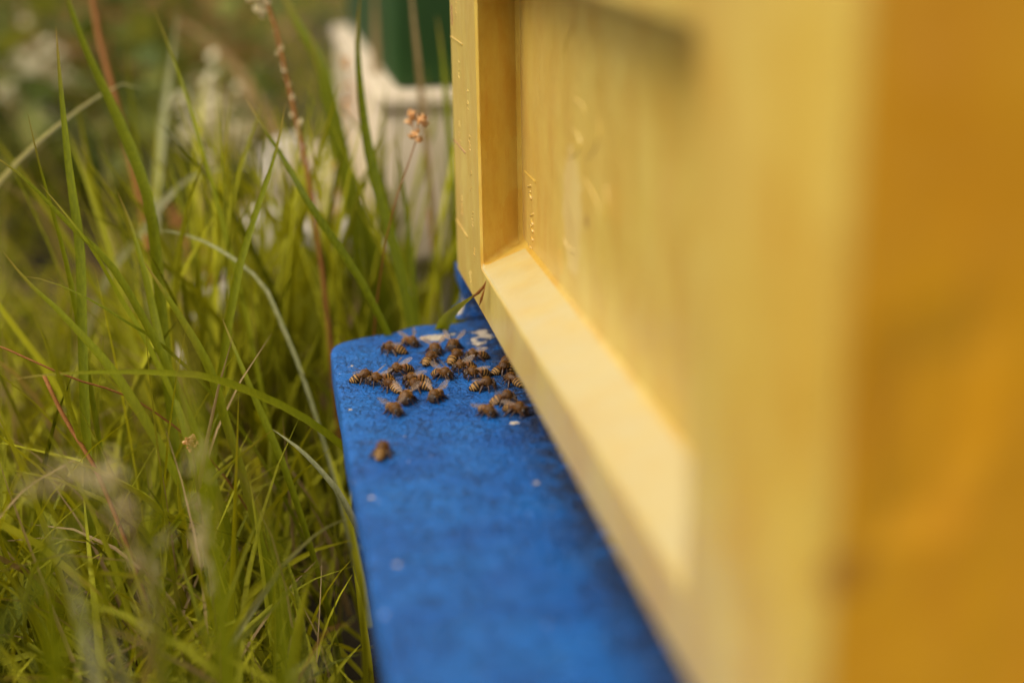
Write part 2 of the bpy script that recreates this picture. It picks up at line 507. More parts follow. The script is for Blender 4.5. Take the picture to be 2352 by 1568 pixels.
def side_wall():
    """near side wall, y = Y0, with a wide shallow hand-hold"""
    m = MB()
    X0, X1 = XF + 0.0060, 0.598
    def outline(pts, y): return [(x, y, z) for x, z in pts]
    hole = [(0.116, 0.104), (0.1335, 0.1045), (0.1405, 0.127), (0.1425, 0.150), (0.141, 0.158), (0.135, 0.1585), (0.112, 0.153), (0.1105, 0.148)]
    inn = [(0.120, 0.1120), (0.128, 0.1125), (0.1325, 0.128), (0.1335, 0.142), (0.133, 0.1445), (0.129, 0.1445), (0.120, 0.142), (0.119, 0.139)]
    outer = [(X0, ZB), (0.136, ZB), (X1, ZB), (X1, 0.150), (X1, ZT), (0.136, ZT), (X0, ZT), (X0, 0.150)]
    # order: match hole points with outer points
    a = outline(outer, Y0); b = outline(hole, Y0); c = outline(inn, Y0 + 0.0014)
    vs = a + b + c; n = 8
    fs = [(i, (i + 1) % n, n + (i + 1) % n, n + i) for i in range(n)]
    fs += [(n + i, n + (i + 1) % n, 2 * n + (i + 1) % n, 2 * n + i) for i in range(n)]
    fs.append(tuple(2 * n + i for i in range(n)))
    m.add(vs, fs)
    return m
sw = side_wall().build('side_wall', M['ochre'], hive)
m = MB()
m.add([(XF + .006, Y1, ZB), (0.598, Y1, ZB), (0.598, Y1, ZT), (XF + .006, Y1, ZT)], [(3, 2, 1, 0)])
m.add([(0.598, Y0, ZB), (0.598, Y1, ZB), (0.598, Y1, ZT), (0.598, Y0, ZT)], [(0, 1, 2, 3)])
m.add([(XF + .006, Y0, ZB), (0.598, Y0, ZB), (0.598, Y1, ZB), (XF + .006, Y1, ZB)], [(3, 2, 1, 0)])
m.build('rear_wall', M['yellow'], hive)
m = MB(); m.box(XF - 0.004, 0.604, Y0 - .004, Y1 + .004, ZT + .0002, ZT + 0.035)
bevel(m.build('lid', M['yellow'], hive), 0.004)

# scribed level lines and rows of tiny raised characters on the far frame post
def tick(z, y0=0.7650, y1=0.722, up=True):
    m = MB()
    dz = 0.0007
    if up: m.box(XF - 0.0005, XF + 0.0006, y1, y0, z - dz / 2, z + dz / 2)
    else:
        m.box(XF - 0.0003, XF + 0.0006, y1, y0, z - dz / 2, z + dz / 2)
    return m.build('level_line', M['yellow'] if up else M['slot'], hive)
tick(0.1585); tick(0.1035, up=False); tick(0.0590)


def glyph_row(y, zc, h, n, rnd, x=XF, w=0.006, t=0.00026):
    """a vertical run of small raised strokes, too worn to read"""
    m = MB()
    for i in range(n):
        z = zc + (i - (n - 1) / 2) * h + rnd.uniform(-.3, .3) * h
        if rnd.random() < .2: continue
        a = rnd.uniform(-0.9, 0.9)
        L = h * rnd.uniform(0.3, 0.6)
        yy = y + rnd.uniform(-w / 3, w / 3)
        p0 = (x, yy - math.cos(a) * w * rnd.uniform(.2, .5), z - math.sin(a) * L)
        p1 = (x, yy + math.cos(a) * w * rnd.uniform(.2, .5), z + math.sin(a) * L)
        m.tube([p0, p1], t, 5)
        if rnd.random() < .5:
            m.tube([p1, (x, yy, z + L)], t, 5)
    return m.build('embossed_mark', M['yellow'], hive, True)
rr_ = random.Random(3)
for y, zc in ((0.742, 0.176), (0.738, 0.145), (0.742, 0.112), (0.708, 0.133), (0.706, 0.112), (0.704, 0.092), (0.702, 0.073), (0.700, 0.055), (0.742, 0.072), (0.716, 0.039)):
    glyph_row(y, zc, 0.0016, 7, rr_)
glyph_row(0.668, 0.078, 0.0042, 9, rr_, XP, 0.012, 0.0007)
for zz in (0.0998, 0.0622):
    m = MB(); m.tube([(XP, 0.684, zz), (XP, 0.655, zz)], 0.0006, 5); m.build('embossed_line', M['yellow'], hive)
def on_panel(cx, cy):
    px, py = (2100 + cx * .765) * .6125, cy * .765 * .6125
    d = ray(px, py); q = np.array([0, 0, H]) + d * (XP / d[0]); q[0] = XP + .0004
    return q
for pts in ([(100, 100), (60, 140), (35, 190), (22, 260), (15, 330)], [(180, 560), (192, 620), (185, 690), (160, 745), (125, 800)],
            [(60, 480), (110, 520), (120, 590)], [(50, 620), (95, 680), (90, 740), (40, 780)], [(110, 860), (150, 930), (185, 1000), (205, 1090)],
            [(10, 1150), (40, 1215), (90, 1240)], [(220, 880), (232, 1000), (228, 1120)]):
    m = MB(); P_ = spline([on_panel(*q) for q in pts], 14)
    m.tube(P_, list(0.0011 * np.sin(np.linspace(.35, 2.8, 14))), 8)
    m.build('embossed_line', M['yellow'], hive, True)
m = MB(); m.tube([(XF - .0002, 0.7590, 0.1755), (XF - .0002, 0.7580, 0.1700), (XF - .0002, 0.7575, 0.1650)], 0.00035, 5)
m.build('crack', M['slot'], hive)

# ------------------------------------------------------------------ blue hive floor with landing board
floor = bpy.data.objects.new('hive_floor', None); COL.objects.link(floor)
tag(floor, 'bright blue painted hive floor with chipped landing board jutting out in front', 'hive floor')


def landing_board():
    XL = 0.0262
    pts = [(XL, -0.05)]
    for y in np.linspace(0.0, 0.722, 60): pts.append((XL + 0.0005 * math.sin(y * 60) * math.sin(y * 23), y))
    pts += [(XL + .0003, .728), (XL + .0010, .7335), (XL + .0030, .7385), (XL + .0065, .7425), (XL + .0115, .7458), (.044, .7490),
            (.050, .7515), (.055, .7525), (.0595, .7528), (.0635, .7560), (.068, .7600), (.073, .7632), (.079, .7650), (.086, .7648), (.093, .7638), (.099, .7645), (.1035, .7668),
            (.106, .770), (.1075, .7745), (.108, .782), (.1085, .795)]
    tops = pts + [(0.60, 0.795), (0.60, -0.05)]
    bm = bmesh.new()
    vt = [bm.verts.new((x, y, 0.0)) for x, y in tops]
    f = bm.faces.new(vt)
    r = bmesh.ops.extrude_face_region(bm, geom=[f])
    for e in r['geom']:
        if isinstance(e, bmesh.types.BMVert): e.co.z = -0.021
    bmesh.ops.recalc_face_normals(bm, faces=bm.faces)
    me = bpy.data.meshes.new('landing_board'); bm.to_mesh(me); bm.free()
    me.materials.append(M['blue'])
    o = link('landing_board', me, floor)
    bevel(o, 0.0028, 4)
    return o
landing_board()
m = MB()                                                    # side cheek under the far corner of the box, with a swept foot
prof = [(0.1000, 0.0), (0.1032, 0.0015), (0.1052, 0.0050), (0.1060, 0.0105), (0.1040, 0.0160), (0.1030, 0.0200), (0.1030, 0.0278)]
prof2 = prof + [(0.60, 0.0278), (0.60, 0.0)]
n = len(prof2)
m.add([(x, 0.7685, z + .00015) for x, z in prof2] + [(x, 0.7935, z + .00015) for x, z in prof2],
      [(i, (i + 1) % n, n + (i + 1) % n, n + i) for i in range(n)] + [tuple(range(n))[::-1], tuple(range(n, 2 * n))])
bevel(m.build('side_cheek', M['blue'], floor), 0.0015, 2)
m = MB(); m.box(0.12, 0.60, 0.2465, 0.272, .0002, .0278); bevel(m.build('side_cheek', M['blue'], floor), 0.0015, 2)
m = MB(); m.box(0.150, 0.170, 0.2725, 0.768, .0002, .0278); m.build('entrance_bar', M['blue'], floor)
m = MB(); m.box(0.575, 0.60, 0.2725, 0.768, .0002, .0278); m.build('rear_rail', M['blue'], floor)

# stand of brown timber under the floor
st = bpy.data.objects.new('hive_stand', None); COL.objects.link(st)
tag(st, 'brown timber stand half hidden in grass beneath the blue hive floor', 'hive stand')
for y0 in (0.02, 0.43, 0.66):
    m = MB(); m.box(0.060, 0.59, y0, y0 + 0.05, -0.066, -0.0212); bevel(m.build('beam', M['brown_wood'], st), 0.002, 2)
for x0 in (0.062, 0.52):
    for y0 in (0.022, 0.66):
        m = MB(); m.box(x0, x0 + 0.046, y0 + .002, y0 + 0.046, -0.20, -0.0664); bevel(m.build('post', M['brown_wood'], st), 0.002, 2)
m = MB(); m.box(0.0215, 0.050, -0.04, 0.43, -0.085, -0.045); bevel(m.build('front_rail', M['brown_wood'], st), 0.002, 2)

# ------------------------------------------------------------------ second hive behind
h2 = bpy.data.objects.new('hive_behind', None); COL.objects.link(h2)
tag(h2, 'blurred second beehive with cream lower body and dark green upper box behind the grass', 'beehive')
def box_part(name, mat, parent, b, bev=0.006):
    m = MB(); m.box(*b); return bevel(m.build(name, mat, parent), bev, 3)
box_part('lower_body', M['cream'], h2, (0.092, 0.60, 1.135, 1.76, -0.060, 0.0660))
box_part('rim', M['cream'], h2, (0.088, 0.604, 1.130, 1.765, 0.0662, 0.0810), 0.005)
box_part('upper_box', M['green_paint'], h2, (0.106, 0.59, 1.150, 1.745, 0.0812, 0.33))
box_part('lid', M['cream'], h2, (0.085, 0.61, 1.13, 1.77, 0.3302, 0.37))
box_part('entrance_slot', M['slot'], h2, (0.0905, 0.0918, 1.42, 1.47, 0.010, 0.052), 0.0004)
box_part('landing_board', M['cream'], h2, (-0.005, 0.0915, 1.17, 1.72, -0.075, -0.055), 0.004)
for x0 in (0.10, 0.55):
    for y0 in (1.17, 1.68):
        box_part('foot', M['pale'], h2, (x0, x0 + 0.05, y0, y0 + 0.05, -0.20, -0.0752 if x0 < 0 else -0.0602), 0.004)

# pale stones lying in the grass
def stone(c, r, label, seed):
    rn = np.random.default_rng(seed)
    bm = bmesh.new(); bmesh.ops.create_icosphere(bm, subdivisions=3, radius=1)
    k = rn.normal(size=(6, 3)); ph = rn.uniform(0, 6, 6)
    for v in bm.verts:
        p = np.array(v.co); s_ = 1 + 0.10 * sum(math.sin(3 * p.dot(k[i]) / np.linalg.norm(k[i]) + ph[i]) for i in range(6)) / 2
        q = np.sign(p) * np.abs(p) ** 0.75 * s_
        v.co = (q[0] * r[0], q[1] * r[1], q[2] * r[2])
    me = bpy.data.meshes.new('stone'); bm.to_mesh(me); bm.free(); me.materials.append(M['pale'])
    for p in me.polygons: p.use_smooth = True
    o = link('pale_stone', me); o.location = c
    return tag(o, label, 'stone', 'pale stones in the grass')
for px, py, dep, r, lab in [
    (665, 385, 1.42, (0.026, 0.04, 0.034), 'tall pale blurred stone in the grass left of the cream hive body'),
    (625, 530, 1.18, (0.024, 0.03, 0.022), 'white blurred stone low in the grass below the tallest pale stone'),
    (505, 690, 1.02, (0.016, 0.03, 0.020), 'small narrow white stone beside the rusty seed head'),
    (455, 785, 0.96, (0.015, 0.03, 0.014), 'smallest flat pale stone lowest down among the blurred stones'),
    (775, 545, 1.12, (0.030, 0.03, 0.018), 'wide low white stone in front of the cream hive body')]:
    stone(at(px, py, dep), r, lab, int(px))

# ------------------------------------------------------------------ grass
def ribbon(P, W, side, fold=0.25):
    """P (n,3) centre line, W (n,) widths, side (n,3) unit; three verts per row (V fold)"""
    n = len(P)
    T = np.gradient(P, axis=0); T /= (np.linalg.norm(T, axis=1, keepdims=True) + 1e-9)
    side = side - T * np.sum(side * T, 1, keepdims=True); side /= (np.linalg.norm(side, axis=1, keepdims=True) + 1e-9)
    N = np.cross(T, side)
    a = P - side * W[:, None] / 2 + N * W[:, None] * fold
    b = P + side * W[:, None] / 2 + N * W[:, None] * fold
    return np.stack([a, P, b], 1).reshape(-1, 3)


def blade(pts, width, mat, label, cat='grass', name='tall_grass', group='single grass blades standing out of the meadow', root=True, tint=0.5, twist=0.0, prof=None, n=26, tipfirst=True):
    """pts: (px, py, depth) from the tip to the base, carried on down to the ground"""
    W = [at(*p) for p in pts]
    if root:
        l = W[-1].copy(); d = W[-1] - W[-2]; d /= np.linalg.norm(d)
        while l[2] > GROUND:
            d = d * 0.75 + np.array([0, 0.01, -1.0]) * 0.25; d /= np.linalg.norm(d)
            l = l + d * 0.045; W.append(l.copy())
    P = spline(W, n)
    s_ = np.linspace(0, 1, n)
    if prof is None:
        w = width * np.clip(np.minimum(1.0, (s_ / 0.30) ** 0.75) * (1 - 0.35 * s_), 0.02, 1)
    else:
        w = width * np.interp(s_, np.linspace(0, 1, len(prof)), prof)
    T = np.gradient(P, axis=0); T /= np.linalg.norm(T, axis=1, keepdims=True)
    V = P - np.array([0, 0, H]); V /= np.linalg.norm(V, axis=1, keepdims=True)
    S = np.cross(T, V); S /= np.linalg.norm(S, axis=1, keepdims=True)
    ang = twist + 0.5 * np.sin(s_ * 4 + px_hash(pts))
    S = S * np.cos(ang)[:, None] + V * np.sin(ang)[:, None]
    v = ribbon(P, w, S)
    f = []
    for i in range(n - 1):
        a = i * 3
        f += [(a, a + 1, a + 4, a + 3), (a + 1, a + 2, a + 5, a + 4)]
    me = mesh_from(name, v, f, mat, True, None, {'tint': np.full(len(v), tint), 'along': np.repeat(1 - s_, 3)})
    return tag(link(name, me), label, cat, group, 'thing')


def px_hash(pts): return (pts[0][0] * 0.37 + pts[0][1] * 0.11) % 6.28


def grass_mass(name, roots, length, width, lean, bend, mat, label, seed, keep=None, tint=None, seg=7, tfun=None):
    r = np.random.default_rng(seed)
    N = len(roots)
    L = length(r, N, roots); Wd = width(r, N)
    az = r.uniform(0, 2 * np.pi, N); ln = np.abs(r.normal(0, lean, N)); bd = np.abs(r.normal(bend[0], bend[1], N))
    t = np.linspace(0, 1, seg + 1)
    ang = ln[:, None] + bd[:, None] * t[None, :] ** 1.4         # angle from vertical
    ang = np.minimum(ang, 2.6)
    ds = L[:, None] / seg
    dx = np.sin(ang) * ds; dz = np.cos(ang) * ds
    hx = np.concatenate([np.zeros((N, 1)), np.cumsum(dx[:, :-1], 1)], 1); hz = np.concatenate([np.zeros((N, 1)), np.cumsum(dz[:, :-1], 1)], 1)
    az2 = az[:, None] + r.normal(0, 0.35, N)[:, None] * t[None, :]
    P = np.stack([roots[:, 0:1] + hx * np.cos(az2), roots[:, 1:2] + hx * np.sin(az2), roots[:, 2:3] + hz], -1)
    P[:, :, 2] = np.maximum(P[:, :, 2], GROUND + 0.004)
    ok = np.ones(N, bool)
    x, y, z = P[..., 0], P[..., 1], P[..., 2]
    bad = (x > 0.105 * (H - z) - 0.0015) & (y < 0.80)                               # kept clear of the board and hive
    bad |= (y < 0.02 + 0.30) & (np.hypot(x, z - H) < 0.10)                          # and of the photographer
    bad |= (x > 0.082) & (y > 1.12) & (y < 1.78) & (z > -0.06)
    bad |= (x > 0.098) & (y > 0.76) & (y < 0.83) & (z > -0.03)
    ok &= ~bad.any(1)
    if keep is not None: ok &= keep(P)
    P = P[ok]; Wd = Wd[ok]; az = az[ok]; N = len(P)
    tw = r.uniform(-1.2, 1.2, (N, 1)) + r.normal(0, 0.6, (N, 1)) * t[None, :]
    S0 = np.stack([-np.sin(az), np.cos(az), 0 * az], -1)[:, None, :] * np.ones((1, seg + 1, 1))
    T = np.gradient(P, axis=1); T /= (np.linalg.norm(T, axis=2, keepdims=True) + 1e-9)
    B = np.cross(T, S0)
    S = S0 * np.cos(tw)[..., None] + B * np.sin(tw)[..., None]
    w = Wd[:, None] * np.interp(t, [0, .15, .5, .8, 1], [.7, 1, .9, .55, .04])[None, :]
    NN = np.cross(T, S)
    A = P - S * w[..., None] / 2 + NN * w[..., None] * .22; Bq = P + S * w[..., None] / 2 + NN * w[..., None] * .22
    V = np.stack([A, P, Bq], 2).reshape(-1, 3)
    k = seg + 1
    base = (np.arange(N) * k * 3)[:, None, None]
    i = (np.arange(seg) * 3)[None, :, None]
    q1 = base + i + np.array([0, 1, 4, 3])[None, None, :]
    q2 = base + i + np.array([1, 2, 5, 4])[None, None, :]
    F = np.concatenate([q1.reshape(-1, 4), q2.reshape(-1, 4)])
    me = bpy.data.meshes.new(name)
    me.vertices.add(len(V)); me.vertices.foreach_set('co', V.astype(np.float32).ravel())
    me.loops.add(F.size); me.loops.foreach_set('vertex_index', F.ravel().astype(np.int32))
    me.polygons.add(len(F)); me.polygons.foreach_set('loop_start', (np.arange(len(F)) * 4).astype(np.int32))
    me.polygons.foreach_set('loop_total', np.full(len(F), 4, np.int32))
    me.polygons.foreach_set('use_smooth', np.ones(len(F), bool))
    me.materials.append(mat)
    tn = r.uniform(0, 1, N) if tint is None else tint(r, N)
    a = me.attributes.new('tint', 'FLOAT', 'POINT'); a.data.foreach_set('value', np.repeat(tn, k * 3).astype(np.float32))
    a = me.attributes.new('along', 'FLOAT', 'POINT'); a.data.foreach_set('value', np.tile(np.repeat(t, 3), N).astype(np.float32))
    me.update(calc_edges=True)
    return tag(link(name, me), label, 'grass', kind='stuff')


def roots_in(n, x0, x1, y0, y1, seed, clump=0.0):
    r = np.random.default_rng(seed)
    x = r.uniform(x0, x1, n); y = r.uniform(y0, y1, n)
    if clump:
        c = r.integers(0, max(1, n // 14), n); cx = r.uniform(x0, x1, n)[c]; cy = r.uniform(y0, y1, n)[c]
        x = cx + r.normal(0, clump, n); y = cy + r.normal(0, clump, n)
    return np.stack([x, y, np.full(n, GROUND - 0.005)], -1)

grass_mass('meadow_grass', roots_in(8500, -0.75, 0.10, 0.22, 1.20, 11, 0.018),
           lambda r, n, q: np.minimum(r.gamma(4, 0.020, n) + 0.035, 0.055 + 0.14 * r.uniform(0.3, 1, n) + np.clip(0.10 * (q[:, 0] + 0.15) / 0.15, 0, 0.06)), lambda r, n: r.uniform(0.0020, 0.0060, n), 0.6, (1.1, 0.7), M['grass'],
           'tangled green meadow grass filling the ground left of the blue board', 1)
grass_mass('meadow_grass', roots_in(3000, -1.6, 0.10, 1.15, 2.4, 12, 0.03),
           lambda r, n, q: r.gamma(4, 0.016, n) + 0.03, lambda r, n: r.uniform(0.003, 0.006, n), 0.5, (1.0, 0.5), M['grass'],
           'out of focus green grass in the middle distance left of the second hive', 2)
grass_mass('meadow_grass', roots_in(11000, -5.5, 2.6, 2.2, 9.0, 13, 0.06),
           lambda r, n, q: r.gamma(4, 0.022, n) + 0.03, lambda r, n: r.uniform(0.005, 0.012, n), 0.5, (0.9, 0.5), M['grass'],
           'far grass melting into a dark green blur at the top left', 3, seg=5)
grass_mass('meadow_grass', roots_in(3500, -0.6, 1.4, -0.9, 0.20, 17, 0.02),
           lambda r, n, q: r.gamma(5, 0.028, n) + 0.03, lambda r, n: r.uniform(0.002, 0.0045, n), 0.4, (0.9, 0.5), M['grass'],
           'green grass on the near side around the hive stand', 6, keep=lambda P: (P[..., 2] < 0.0).all(1), seg=5)
grass_mass('meadow_grass', roots_in(340, -0.08, 0.12, 0.84, 1.08, 14, 0.02),
           lambda r, n, q: r.uniform(0.10, 0.31, n), lambda r, n: r.uniform(0.004, 0.0078, n), 0.2, (0.4, 0.3), M['grass'],
           'tall dense grass tuft in front of the cream hive body', 4)
grass_mass('meadow_grass', roots_in(60, -0.42, 0.0, 0.45, 1.05, 15),
           lambda r, n, q: r.uniform(0.14, 0.30, n), lambda r, n: r.uniform(0.0022, 0.0045, n), 0.25, (0.5, 0.35), M['grass'],
           'scattered taller grass stalks rising left of the blue board', 5)
grass_mass('meadow_grass', roots_in(110, -0.36, -0.07, 0.16, 0.40, 19),
           lambda r, n, q: r.uniform(0.20, 0.37, n), lambda r, n: r.uniform(0.003, 0.0055, n), 0.15, (0.4, 0.3), M['hero'],
           'tall grass blades close to the lens, softly blurred at lower left', 18)
grass_mass('meadow_grass', roots_in(1100, -0.50, 0.01, 0.30, 1.0, 23, 0.03),
           lambda r, n, q: r.uniform(0.10, 0.24, n), lambda r, n: r.uniform(0.003, 0.0062, n), 1.0, (0.7, 0.5), M['grass'],
           'flattened longer grass lying criss cross over the lower left', 24)
grass_mass('dry_grass', roots_in(420, -0.50, -0.14, 2.7, 3.5, 33, 0.07),
           lambda r, n, q: r.uniform(0.10, 0.35, n), lambda r, n: r.uniform(0.006, 0.012, n), 0.4, (0.6, 0.4), M['rust'],
           'blurred russet patch of dead growth at the top centre left', 19)
grass_mass('dry_grass', roots_in(160, -0.52, -0.38, 1.5, 1.8, 34, 0.05),
           lambda r, n, q: r.uniform(0.04, 0.12, n), lambda r, n: r.uniform(0.006, 0.012, n), 0.7, (0.8, 0.4), M['rust'],
           'low russet blur of dead leaves at the left behind the tall blades', 20)
grass_mass('dry_grass', roots_in(1900, -0.75, 0.10, 0.22, 1.4, 21, 0.02),
           lambda r, n, q: r.gamma(4, 0.028, n) + 0.03, lambda r, n: r.uniform(0.0010, 0.0032, n), 0.8, (0.8, 0.6), M['straw'],
           'dry straw coloured stalks lying among the green grass', 7)
grass_mass('meadow_grass', roots_in(1100, -0.50, 0.01, 0.30, 1.0, 23, 0.03),
           lambda r, n, q: r.uniform(0.10, 0.24, n), lambda r, n: r.uniform(0.003, 0.0062, n), 1.0, (0.7, 0.5), M['grass'],
           'flattened longer grass lying criss cross over the lower left', 24)
grass_mass('dry_grass', roots_in(2600, -3.5, 1.4, 1.6, 7.0, 22, 0.09),
           lambda r, n, q: r.gamma(4, 0.05, n) + 0.05, lambda r, n: r.uniform(0.003, 0.008, n), 0.6, (0.6, 0.5), M['straw'],
           'distant brown patches of dead grass blurred at the top', 8, seg=5)

# broad weeds in the distance
def weeds():
    r = np.random.default_rng(31)
    vs = []; fs = []; tint = []
    for c in range(115):
        y = r.uniform(1.35, 6.5); x = r.uniform(-0.55, 0.02) * (y + 0.2)
        hgt = r.uniform(0.12, 0.38)
        for k in range(46):
            p = np.array([x + r.normal(0, .10), y + r.normal(0, .10), GROUND + hgt * r.uniform(.15, 1)])
            if p[0] > 0.03 and p[1] < 1.85: continue
            d = r.normal(size=3); d[2] *= 0.4; d /= np.linalg.norm(d)
            s_ = np.cross(d, r.normal(size=3)); s_ /= np.linalg.norm(s_)
            L = r.uniform(.03, .075); w = L * .32
            b = len(vs); nn = np.cross(d, s_)
            vs += [p, p + d * L * .35 + s_ * w, p + d * L * .75 + s_ * w * .6, p + d * L, p + d * L * .75 - s_ * w * .6, p + d * L * .35 - s_ * w, p + d * L * .5 - nn * w * .3]
            fs += [(b, b + 1, b + 6), (b + 1, b + 2, b + 6), (b + 2, b + 3, b + 6), (b + 3, b + 4, b + 6), (b + 4, b + 5, b + 6), (b + 5, b, b + 6)]
            tint += [r.uniform(0, 1)] * 7
    me = mesh_from('weeds', vs, fs, M['weed'], True, None, {'tint': tint, 'along': [0] * len(tint)})
    tag(link('weeds', me), 'broad leaved weeds blurred dark green behind the tall grass', 'weeds', kind='stuff')
weeds()

